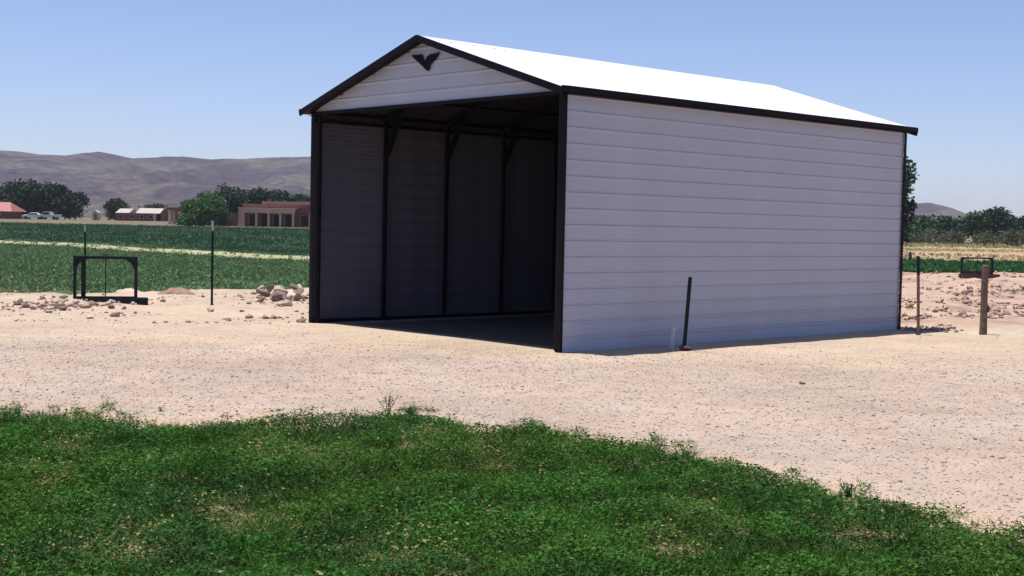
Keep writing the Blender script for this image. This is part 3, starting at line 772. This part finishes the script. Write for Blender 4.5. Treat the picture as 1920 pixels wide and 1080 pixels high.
def adobe_house():
    b = empty('adobe_house', (-51.6, 250, float(gz(-51.6, 250)) - .1), 0.0, label='flat roofed tan adobe house with a columned porch beside the shed', cat='house')
    q = MB(); q.box(.3, 20, 3.0, 12, 0, 4.2); q.build('wall', M['adobe_red'], b)
    q = MB(); q.box(.2, 20.2, 2.7, 3.0, 3.9, 4.45); q.build('parapet', M['adobe_red'], b)
    q = MB(); q.box(3.6, 20.4, 4.2, 12.2, 4.4, 5.0); q.build('upper_roof', M['adobe'], b)
    q = MB(); q.box(4.6, 5.2, 4.5, 5.1, 5.0, 5.5); q.build('chimney', M['adobe_red'], b)
    q = MB(); q.box(0, 10.6, -.0, .5, 2.7, 3.55); q.build('porch_beam', M['adobe'], b)
    q = MB(); q.box(-.1, 10.7, -.1, 3.0, 3.553, 3.72); q.build('porch_roof', M['adobe_pale'], b)
    q = MB(); q.box(0, 1.15, 0.02, .6, 0, 2.697); q.build('corner_pier', M['adobe'], b)
    for cx in (3.35, 5.65, 7.85, 10.25):
        q = MB(); q.box(cx - .19, cx + .19, .05, .42, 0, 2.697); q.build('column', M['adobe'], b)
        q = MB(); q.box(cx - .35, cx + .35, .04, .46, 2.45, 2.69) if False else None
    q = MB(); q.box(-.2, 10.8, -.3, 3.0, -.1, .12); q.build('porch_floor', M['adobe_pale'], b)
    for x0, x1 in ((1.4, 3.0), (6.0, 7.5), (8.2, 9.8)):  # wide dark panes added to stand for the deep shade inside the porch
        win(b, x0, x1, .2, 2.55, 2.98)
    q = MB(); q.box(3.8, 5.3, 2.9, 2.99, .13, 2.6); q.build('door', M['dark_glass'], b)  # dark door leaf, also filling in for the porch shade
    for x0 in (11.2, 13.4, 16): win(b, x0, x0 + 1.6, .3, 2.4, 2.98)
    q = MB(); q.box(10.8, 20.3, .4, 2.69, 2.9, 3.1); q.build('lean_to_roof', M['adobe_red'], b)
    for x0 in (13.2, 16.5, 19.9): q = MB(); q.box(x0, x0 + .2, .5, .7, 0, 2.897); q.build('column', M['adobe'], b)
    q = MB(); q.box(-4.2, .28, 3.0, 7, 0, 2.7); q.build('side_wall', M['adobe_red'], b)
adobe_house()

def ramada():
    b = empty('ramada', (-67.9, 262, float(gz(-67.9, 262)) - .1), label='small pale ramada with square posts left of the leafy trees', cat='ramada')
    for x in (.3, 2.3):
        q = MB(); q.box(x - .25, x + .25, 0, .5, 0, 2.9); q.build('post', M['adobe_pale'], b)
    for x in (.3, 2.3):
        q = MB(); q.box(x - .25, x + .25, 3, 3.5, 0, 2.9); q.build('post', M['adobe_pale'], b)
    q = MB(); q.box(-.2, 2.8, -.2, 3.7, 2.903, 3.4); q.build('roof', M['adobe_red'], b)
    q = MB(); q.box(-.25, 2.85, -.25, 3.75, 3.403, 3.6); q.build('coping', M['adobe_pale'], b)
ramada()

def long_house():
    b = empty('long_house', (-98.6, 330, float(gz(-98, 330)) - .1), label='long low red brown house with two pale tin roofs', cat='house')
    q = MB(); q.box(0, 12.4, 0, 7, 0, 2.0); q.build('wall', M['adobe_red'], b)
    for x0, x1, zt in ((.2, 3.6, 3.1), (5.2, 11.2, 3.3)):
        q = MB(); q.prism([(-.6, 2.01), (3.5, zt), (7.5, 2.01)], (x1 - x0, 0, 0), lambda y, z, X=x0: (X, y, z)); q.build('roof', M['tin'], b)
    for x0 in (1.0, 3.9, 6.2, 8.4): win(b, x0, x0 + .9, .7, 1.6, -.02)
    q = MB(); q.box(9.8, 10.2, -1.0, -.6, 0, 1.9); q.build('porch_post', M['adobe_pale'], b)
    q = MB(); q.box(10.4, 11.3, -.06, -.004, 0, 1.8); q.build('door', M['dark_glass'], b)
    q = MB(); q.box(11.6, 15.6, 1.0, 7.4, 0, 3.1); q.build('wing', M['adobe_red'], b)
long_house()

def red_house():
    b = empty('red_roofed_house', (-116.8, 287, float(gz(-112, 287)) - .1), label='house with a faded red pitched roof at the far left edge', cat='house')
    q = MB(); q.box(0, 8.0, 0, 8, 0, 1.75); q.build('wall', M['adobe_red'], b)
    q = MB(); q.add([(-.5, -.8, 1.7), (9.0, -.8, 1.7), (9.0, 8.6, 1.7), (-.5, 8.6, 1.7), (1.5, 4, 3.7), (7.0, 4, 3.7)],
                    [(0, 1, 5, 4), (2, 3, 4, 5), (1, 2, 5), (3, 0, 4), (3, 2, 1, 0)]); q.build('roof', M['red_roof'], b)
    win(b, 5.2, 6.4, .7, 1.5, -.02); win(b, 2.2, 3.4, .7, 1.5, -.02)
red_house()
def small_shed():
    b = empty('small_shed', (-103.0, 326, float(gz(-103, 326)) - .1), label='tiny white shed between the dark trees and the long low house', cat='shed')
    q = MB(); q.box(0, 1.5, 0, 1.5, 0, 1.9); q.build('wall', M['adobe_pale'], b)
    q = MB(); q.prism([(-.15, 1.903), (.75, 2.5), (1.65, 1.903)], (0, 1.9, 0), lambda x, z: (x, -.2, z)); q.build('roof', M['car_silver'], b)
    q = MB(); q.box(.5, 1.1, -.04, -.003, 0, 1.6); q.build('door', M['rust'], b)
small_shed()

def car(x, y, rz, paint, label, pickup=False):
    b = empty('parked_car', (x, y, float(gz(x, y))), rz, label=label, cat='car')
    prof = [(-2.2, .35), (-2.25, .75), (-1.95, .95), (-1.05, 1.0), (-.45, 1.42), (.85, 1.45), (1.5, 1.02), (2.15, .95), (2.25, .6), (2.2, .35)]
    if pickup: prof = [(-2.5, .45), (-2.55, .95), (-1.6, 1.08), (-1.0, 1.65), (.4, 1.68), (.55, 1.12), (2.45, 1.12), (2.5, .45)]
    q = MB(); q.prism(prof, (0, 1.7, 0), lambda u, z: (u, -.85, z)); q.build('body', M[paint], b, bevel=.03)
    q = MB()
    if pickup: g_ = [(-1.35, 1.12), (-.95, 1.55), (.3, 1.58), (.38, 1.12)]
    else: g_ = [(-.85, 1.02), (-.4, 1.33), (.78, 1.36), (1.2, 1.03)]
    q.prism(g_, (0, 1.74, 0), lambda u, z: (u, -.87, z)); q.build('window_glass', M['dark_glass'], b)
    for wx in (-1.4, 1.4):
        for wy in (-.88, .7):
            q = MB(); q.tube([(wx, wy, .33), (wx, wy + .2, .33)], .33, 14); q.build('wheel', M['rubber'], b)
    for wy in (-.6, .6):
        q = MB(); q.box(prof[1][0] - .03, prof[1][0] + .03, wy - .15, wy + .15, .62, .74); q.build('headlight', M['white_tip'], b)
car(-104.8, 291, .1, 'car_pale', 'pale parked car, left of the two below the dark trees')
car(-100.9, 290, -.15, 'car_silver', 'silver parked pickup truck, right of the two below the dark trees', pickup=True)

# ------------------------------------------------------------------ the metal shed
shed = empty('metal_shed', SHED, TH, label='lilac grey metal shed with white roof, dark trim and open gable front', cat='shed')
CO = SH / 16
def profile(n_courses_h):
    c = n_courses_h
    return [(0, 0), (c - .066, 0), (c - .052, .007), (c - .030, .007), (c - .022, -.007), (c - .008, -.007), (c, 0)]
def course_mesh(name, length_fn, mapf, c=CO, z0=0, ztop=None):
    """corrugated strip: outer sheet (slot 0) + inner sheet (slot 1)"""
    pr = profile(c)
    if ztop is not None: pr = [p for p in pr if p[0] + z0 < ztop] + [(ztop - z0, 0)]
    vs = []; fs = []; mi = []
    n = len(pr)
    for off in (0.0, -.0035):
        for z, d in pr:
            u0, u1 = length_fn(z + z0)
            vs.append(mapf(u0, d + off, z)); vs.append(mapf(u1, d + off, z))
    for k in range(n - 1):
        fs.append((2 * k, 2 * k + 1, 2 * k + 3, 2 * k + 2)); mi.append(0)
        o = 2 * n
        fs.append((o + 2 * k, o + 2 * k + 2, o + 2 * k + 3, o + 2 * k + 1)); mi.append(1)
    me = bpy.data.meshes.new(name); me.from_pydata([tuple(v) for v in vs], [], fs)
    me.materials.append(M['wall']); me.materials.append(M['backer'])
    me.polygons.foreach_set('material_index', mi); me.update()
    return me
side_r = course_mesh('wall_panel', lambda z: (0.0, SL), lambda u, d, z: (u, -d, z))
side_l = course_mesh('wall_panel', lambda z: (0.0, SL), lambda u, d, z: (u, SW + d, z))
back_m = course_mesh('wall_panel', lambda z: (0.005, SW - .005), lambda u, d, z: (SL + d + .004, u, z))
jit = random.Random(3)
for k in range(16):
    for me in (side_r, side_l, back_m):
        o = link('wall_panel', me, shed); o.location = (0, 0, k * CO)
        if me is side_r: o.location.y = jit.uniform(-.0015, .0015)
SLOPE = (RH - .06 - (SH + .03)) / (SW / 2)
RT = lambda y: SH + .03 + SLOPE * (SW / 2 - abs(y - SW / 2))    # underside of roof sheet at local y
def gable_span(z):
    y = max(0.0, min(SW / 2 - .01, (z - SH - .03) / SLOPE)); return (max(y - .055, 0.0), SW - max(y - .055, 0.0))
k = 0; z = SH + .0
while z < RT(SW / 2) - .03:
    zt = min(z + CO, RT(SW / 2) - .01)
    for mapf in ((lambda u, d, zz: (-d, u, zz)), (lambda u, d, zz: (SL + d + .004, u, zz))):
        o = link('gable_panel', course_mesh('gable_panel', gable_span, mapf, CO, z, zt if zt < z + CO else None), shed)
        o.location = (0, 0, z)
    z += CO
# roof sheets, ribs from ridge to eave
OV, OE, RS = .19, .13, .017
PW = (SL + 2 * OV) / 10
def roof_sheet(sgn):
    vs = []; fs = []; mi = []
    xs = []
    for r_ in range(4):
        x0 = r_ * PW / 4
        xs += [(x0, 0), (x0 + PW / 4 * .50, 0), (x0 + PW / 4 * .70, RS), (x0 + PW / 4 * .78, RS), (x0 + PW / 4 * .98, 0)]
    xs.append((PW, 0))
    y0 = SW / 2; y1 = SW / 2 - sgn * (SW / 2 + OE)
    z0 = RT(SW / 2); z1 = z0 - SLOPE * (SW / 2 + OE)
    for off in (.03, .024):
        for x, d in xs:
            vs.append((x, y0, z0 + d + off)); vs.append((x, y1, z1 + d + off))
    n = len(xs)
    for q in range(n - 1):
        fs.append((2 * q, 2 * q + 1, 2 * q + 3, 2 * q + 2)); mi.append(0)
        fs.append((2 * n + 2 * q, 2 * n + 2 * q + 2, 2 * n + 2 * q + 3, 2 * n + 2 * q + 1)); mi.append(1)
    for e in (0, 1):                                  # close the two long ends
        for q in range(n - 1):
            a_, b_ = 2 * q + e, 2 * (q + 1) + e
            fs.append((a_, b_, 2 * n + b_, 2 * n + a_)); mi.append(0)
    me = bpy.data.meshes.new('roof_panel'); me.from_pydata(vs, [], fs)
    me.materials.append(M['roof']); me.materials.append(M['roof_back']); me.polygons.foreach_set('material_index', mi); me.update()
    return me
for sgn in (1, -1):
    me = roof_sheet(sgn)
    for q in range(10):
        o = link('roof_panel', me, shed); o.location = (-OV + q * PW, 0, 0)
q = MB(); zr = RT(SW / 2) + .03 + .006
q.add([(-OV - .01, SW / 2 - .18, zr - SLOPE * .18), (-OV - .01, SW / 2, zr + .012), (-OV - .01, SW / 2 + .18, zr - SLOPE * .18),
       (SL + OV + .01, SW / 2 - .18, zr - SLOPE * .18), (SL + OV + .01, SW / 2, zr + .012), (SL + OV + .01, SW / 2 + .18, zr - SLOPE * .18)],
      [(0, 3, 4, 1), (1, 4, 5, 2)])
q.build('ridge_cap', M['roof'], shed)
# dark trims
for xf in (-OV - .014, SL + OV + .014):
    for sgn in (1, -1):
        ye = SW / 2 - sgn * (SW / 2 + OE + .01)
        ze = RT(SW / 2) - SLOPE * (SW / 2 + OE + .01)
        q = MB(); q.bar((xf, SW / 2 - sgn * .0, RT(SW / 2) - (.03 if xf > 1 else -.004)), (xf, ye, ze - (.03 if xf > 1 else 0)), .024, .10)
        q.build('rake_trim', M['trim'], shed)
for sgn in (1, -1):
    ye = SW / 2 - sgn * (SW / 2 + OE + .012); ze = RT(SW / 2) - SLOPE * (SW / 2 + OE + .012)
    q = MB(); q.bar((-OV - .02, ye, ze + .034), (SL + OV + .02, ye, ze + .034), .022, .078); q.build('eave_trim', M['trim'], shed)
    yi = -.003 if sgn > 0 else SW + .003
    q = MB(); q.box(-.02, SL + .02, min(ye, yi), max(ye, yi), ze - .03, ze - .02); q.build('soffit', M['trim'], shed)
for sgn in (1, -1):                                   # soffit under the front and back overhang
    for xa, xb in ((-OV, -.025), (SL + .03, SL + OV)):
        q = MB(); q.bar(((xa + xb) / 2, SW / 2, RT(SW / 2) - .012), ((xa + xb) / 2, SW / 2 - sgn * (SW / 2 + OE), RT(SW / 2) - .012 - SLOPE * (SW / 2 + OE)), xb - xa, .01)
        q.build('soffit', M['trim'], shed)
q = MB(); q.box(-.034, -.022, .0, SW, SH - .045, SH + .012); q.build('header_trim', M['trim'], shed)
for y0, y1, ys_ in ((-.024, .065, -1), (SW - .065, SW + .024, 1)):
    q = MB(); q.box(-.036, -.022, y0, y1, 0.0, SH - .048); q.build('corner_trim', M['trim'], shed)
    ye = -.034 if ys_ < 0 else SW + .024
    q = MB(); q.box(-.036, .012, ye, ye + .010, 0.0, SH - .02); q.build('corner_trim', M['trim'], shed)
for y0 in (-.036, SW + .024):
    q = MB(); q.box(SL - .035, SL + .034, y0, y0 + .012, 0.0, SH - .02); q.build('corner_trim', M['trim'], shed)
# tube frame
T = .062
for y0, y1 in ((.012, .012 + T), (SW - .012 - T, SW - .012)):
    q = MB(); q.box(.0, SL, y0, y1, 0.0, T); q.build('base_rail', M['frame'], shed)
    q = MB(); q.box(.0, SL, y0, y1, SH - .10 - T, SH - .10); q.build('top_rail', M['frame'], shed)
q = MB(); q.box(SL - .07, SL - .008, .08, SW - .08, 0, T); q.build('base_rail', M['frame'], shed)
for k in range(7):
    x = .048 + k * (SL - .125) / 6
    for s_, y in ((1, .012 + T * 1.55), (-1, SW - .012 - T * 1.55)):
        q = MB(); q.box(x - T / 2, x + T / 2, y - T / 2, y + T / 2, T * .2, SH - .03); q.build('leg', M['frame'], shed)
        yy = y + s_ * .42
        zi = RT(yy) - .09
        for dx in ((-T * .6, T * .6) if 0 < k < 6 else ()):
            q = MB(); q.bar((x + dx, y + s_ * .03, SH - .66), (x + dx, yy, zi - .02), .035, .045, (1, 0, 0)); q.build('knee_brace', M['frame'], shed)
    q = MB()
    for s_ in (1, -1):
        q.bar((x, SW / 2 - s_ * (SW / 2 - .05), RT(.05) - .075), (x, SW / 2 + s_ * .02, RT(SW / 2) - .06), T, T)
    q.build('rafter', M['frame'], shed)
    if 0 < k < 6:
        q = MB(); q.bar((x, SW * .30, RT(SW * .30) - .11), (x, SW * .70, RT(SW * .70) - .11), .04, .045); q.build('collar_tie', M['frame'], shed)
for yy in (.8, 1.7, 2.6, SW - .8, SW - 1.7, SW - 2.6):   # hat channels under the roof
    q = MB(); q.bar((0, yy, RT(yy) - .012), (SL, yy, RT(yy) - .012), .09, .024); q.build('purlin', M['frame'], shed)
for yy in (1.5, 3.06, 4.6):
    q = MB(); q.box(SL - .07, SL - .008, yy - .03, yy + .03, T, RT(yy) - .1); q.build('leg', M['frame'], shed)
for y0 in (.004, SW - .011):
    q = MB(); q.box(.01, SL, y0, y0 + .007, SH - .02, RT(.0) + .055); q.build('eave_closure', M['frame'], shed)
# bird emblem on the gable
EM = [(3.417, 4.352), (3.35, 4.365), (3.26, 4.345), (3.19, 4.358), (3.150, 4.344), (3.112, 4.27), (3.080, 4.205), (3.058, 4.26), (3.031, 4.31), (2.953, 4.338), (2.836, 4.340), (2.721, 4.354),
      (2.77, 4.289), (2.859, 4.223), (2.945, 4.178), (2.957, 4.125), (2.985, 4.082), (3.062, 4.117), (3.159, 4.189), (3.281, 4.264)]
bm = bmesh.new(); f_ = bm.faces.new([bm.verts.new((-.032, y, z)) for y, z in EM])
bmesh.ops.triangulate(bm, faces=[f_])
ex = bmesh.ops.extrude_face_region(bm, geom=list(bm.faces))
bmesh.ops.translate(bm, vec=(.010, 0, 0), verts=[e for e in ex['geom'] if isinstance(e, bmesh.types.BMVert)])
bmesh.ops.recalc_face_normals(bm, faces=bm.faces)
me = bpy.data.meshes.new('bird_emblem'); bm.to_mesh(me); bm.free(); me.materials.append(M['emblem'])
o = link('bird_emblem', me, shed); o['label'] = 'black spread winged bird emblem at the top of the gable'

# ------------------------------------------------------------------ posts, gates
def t_post(x, y, h, label, lean=(0, 0), tip=.0, parent=None, low=None, rz=.4, w=.05):
    root = empty('fence_post', (x, y, float(gz(x, y)) - .02), rz) if parent is None else parent
    if parent is None: tag(root, label, 'fence post')
    lx, ly = lean
    def seg(name, z0, z1, mt):
        q = MB(); p0 = Vector((lx * z0, ly * z0, z0)); p1 = Vector((lx * z1, ly * z1, z1))
        q.bar(p0, p1, w, .010, (0, 1, 0)); q.bar(p0 + Vector((0, w * .45, 0)), p1 + Vector((0, w * .45, 0)), .008, w * .8, (0, 1, 0))
        if name == 'shaft':
            z = z0 + .1
            while z < z1 - .05:
                q.box(lx * z - .007, lx * z + .007, -.02, -.005, z, z + .016); z += .075
        o_ = q.build(name, mt, root); return o_
    if low: seg('lower_shaft', 0, low, M['rust']); seg('shaft', low, h - tip, M['tpost'])
    else: seg('shaft', 0, h - tip, M['tpost'])
    if tip: seg('painted_tip', h - tip, h, M['white_tip'])
    q = MB(); q.box(-.04, .04, .0, .012, 0.0, .06); q.build('anchor_plate', M['tpost'], root)
    return root
t_post(-6.0, 26.6, 1.74, 'tall dark green metal post with white tip standing alone left of the shed', tip=.20, w=.046)
t_post(-8.77, 27.3, 1.60, 'thin dark green post with pale tip rising behind the left corner of the irrigation gate', tip=.12, w=.036)
t_post(2.49, 19.1, 1.08, 'leaning short dark metal post in front of the long side wall', lean=(.06, 0), w=.055, rz=0)
p = empty('pipe_stub', (2.33, 19.35, -.01), label='short pale pipe stub beside the leaning post at the side wall', cat='pipe')
q = MB(); q.tube([(0, 0, 0), (.01, 0, .16), (.02, 0, .30)], [.045, .043, .042], 12); q.build('pipe', M['pvc'], p)
q = MB(); q.tube([(.02, 0, .29), (.02, 0, .325)], .052, 12); q.build('cap', M['pvc'], p)
p = link('dark_rock', rock_mesh(77, M['gate_rust'])); p.location = (2.51, 19.04, .04); p.scale = (.22, .16, .16); tag(p, 'dark clod of dirt against the foot of the leaning post', 'rock'); p.name = 'rock'

def fence():
    root = empty('wire_fence', (6.96, 22.7, float(gz(6.96, 22.7)) - .02), label='thin wire fence post with one wire running behind the right end of the shed', cat='fence')
    t_post(0, 0, 1.37, '', parent=root, low=1.05, lean=(-.035, 0))
    q = MB(); q.bar((1.4, 10.0, -.1), (1.4, 10.0, 1.45), .05, .03); q.build('far_post', M['tpost'], root)
    q = MB(); q.tube([(-.047, .02, 1.335), (.3, 2.5, 1.31), (.7, 5, 1.31), (1.4, 10, 1.38)], .006, 5); q.build('wire', M['wire'], root)
    q = MB(); q.tube([(-.07, .0, .33), (.06, .0, .36)], .012, 6); q.build('wire_clip', M['gate_rust'], root)
fence()
def wood_post():
    root = empty('wooden_post', (8.26, 23.25, float(gz(8.26, 23.25)) - .05), label='weathered brown wooden post standing alone at the right edge of the yard', cat='post')
    q = MB(); q.tube([(0, 0, 0), (.004, .01, .4), (-.006, 0, .9), (.002, 0, 1.25), (.006, 0, 1.27)], [.068, .060, .058, .054, .040], 10); q.build('shaft', M['old_wood'], root)
    q = MB(); q.tube([(.05, -.045, .45), (.075, -.01, .50), (.065, .02, .57)], [.02, .026, .018], 6); q.build('knot', M['old_wood'], root)
    q = MB()
    for z in (.52, 1.0): q.tube([(.062 * math.cos(t), .062 * math.sin(t), z + .01 * math.sin(t)) for t in np.linspace(0, 6.28, 14)], .004, 4)
    q.build('wire_loop', M['wire'], root)
wood_post()
st = empty('stake', (23.86, 80, float(gz(23.86, 80)) - .05), label='short brown stake far off just right of the shed corner', cat='stake')
q = MB(); q.tube([(0, 0, 0), (.02, 0, .4), (.0, 0, .72)], [.1, .09, .07], 7); q.build('shaft', M['gate_rust'], st)

def irrigation_gate(x, y, w, h, rz, label, mt, plate, double=True, bottom=.12, gus=.16):
    root = empty('irrigation_gate', (x, y, max(float(gz(x + .1, y)), float(gz(x + w, y + .2))) - .01), rz, label=label, cat='irrigation gate')
    s = .066
    for xx in (0, w):
        q = MB(); q.box(xx - s / 2, xx + s / 2, -s / 2, s / 2, -.15, h); q.build('post', M[mt], root)
    if double:
        q = MB(); q.box(.12, .18, .03, .09, 0, h - .02); q.build('guide_rail', M[mt], root)
    q = MB(); q.box(-s / 2, w + s / 2, -s * .6, s * .6, h + .001, h + .058); q.build('top_beam', M[mt], root)
    for sg, xx in ((1, s / 2), (-1, w - s / 2)):
        q = MB(); n_ = 6
        pl = [(xx, h - .001)] + [(xx + sg * gus * (1 - math.cos(t)) if False else xx + sg * gus * math.sin(t) ** 1.0 * .0 + sg * gus * (1 - math.sin(t)), h - gus * (1 - math.cos(t)) - .001) for t in np.linspace(0, math.pi / 2, n_)]
        q.prism(pl, (0, .02, 0), lambda u_, z_: (u_, -.01, z_)); q.build('gusset', M[mt], root)
    q = MB(); q.box(s / 2 + .002, w - s / 2 - .002, -.015, .015, .02, bottom); q.build('gate_plate', M[plate], root)
    q = MB(); q.tube([(w * .5, 0, bottom), (w * .5, 0, h + .10)], .011, 6); q.build('lift_stem', M['tpost'], root)
    q = MB(); q.tube([(w * .5 + .075 * math.cos(t), .075 * math.sin(t), h + .09) for t in np.linspace(0, 6.283, 13)], .012, 6)
    for t in (0, 2.1, 4.2): q.tube([(w * .5, 0, h + .09), (w * .5 + .075 * math.cos(t), .075 * math.sin(t), h + .09)], .008, 5)
    q.build('handwheel', M[mt], root)
    q = MB(); q.box(-.02, w + .24, -.16, .20, -.2, .13); q.build('sill', M[plate], root)
    return root
irrigation_gate(-8.86, 26.95, 1.19, .92, .30, 'dark steel irrigation gate frame beside the rocks left of the shed', 'gate_dark', 'gate_dark', bottom=.16, gus=.24)
irrigation_gate(17.0, 50.4, 1.22, .70, .12, 'small rusty irrigation gate frame far off behind the wooden post', 'gate_dark', 'gate_rust', double=False, bottom=.24, gus=.16)

# ------------------------------------------------------------------ haze
hz = MB(); hz.box(-6500, 6500, -80, 9500, -8.5, 230)
HM = bpy.data.materials.new('pale_air'); HM.use_nodes = True
N = HM.node_tree.nodes; N.remove(N['Principled BSDF'])
pv = N.new('ShaderNodeVolumePrincipled'); pv.inputs['Density'].default_value = 1.1e-4
pv.inputs['Color'].default_value = (.86, .88, .97, 1); pv.inputs['Anisotropy'].default_value = .1
HM.node_tree.links.new(pv.outputs[0], N['Material Output'].inputs['Volume'])
ho = hz.build('haze', HM); tag(ho, 'thin pale air haze over the whole valley', 'haze', kind='stuff')
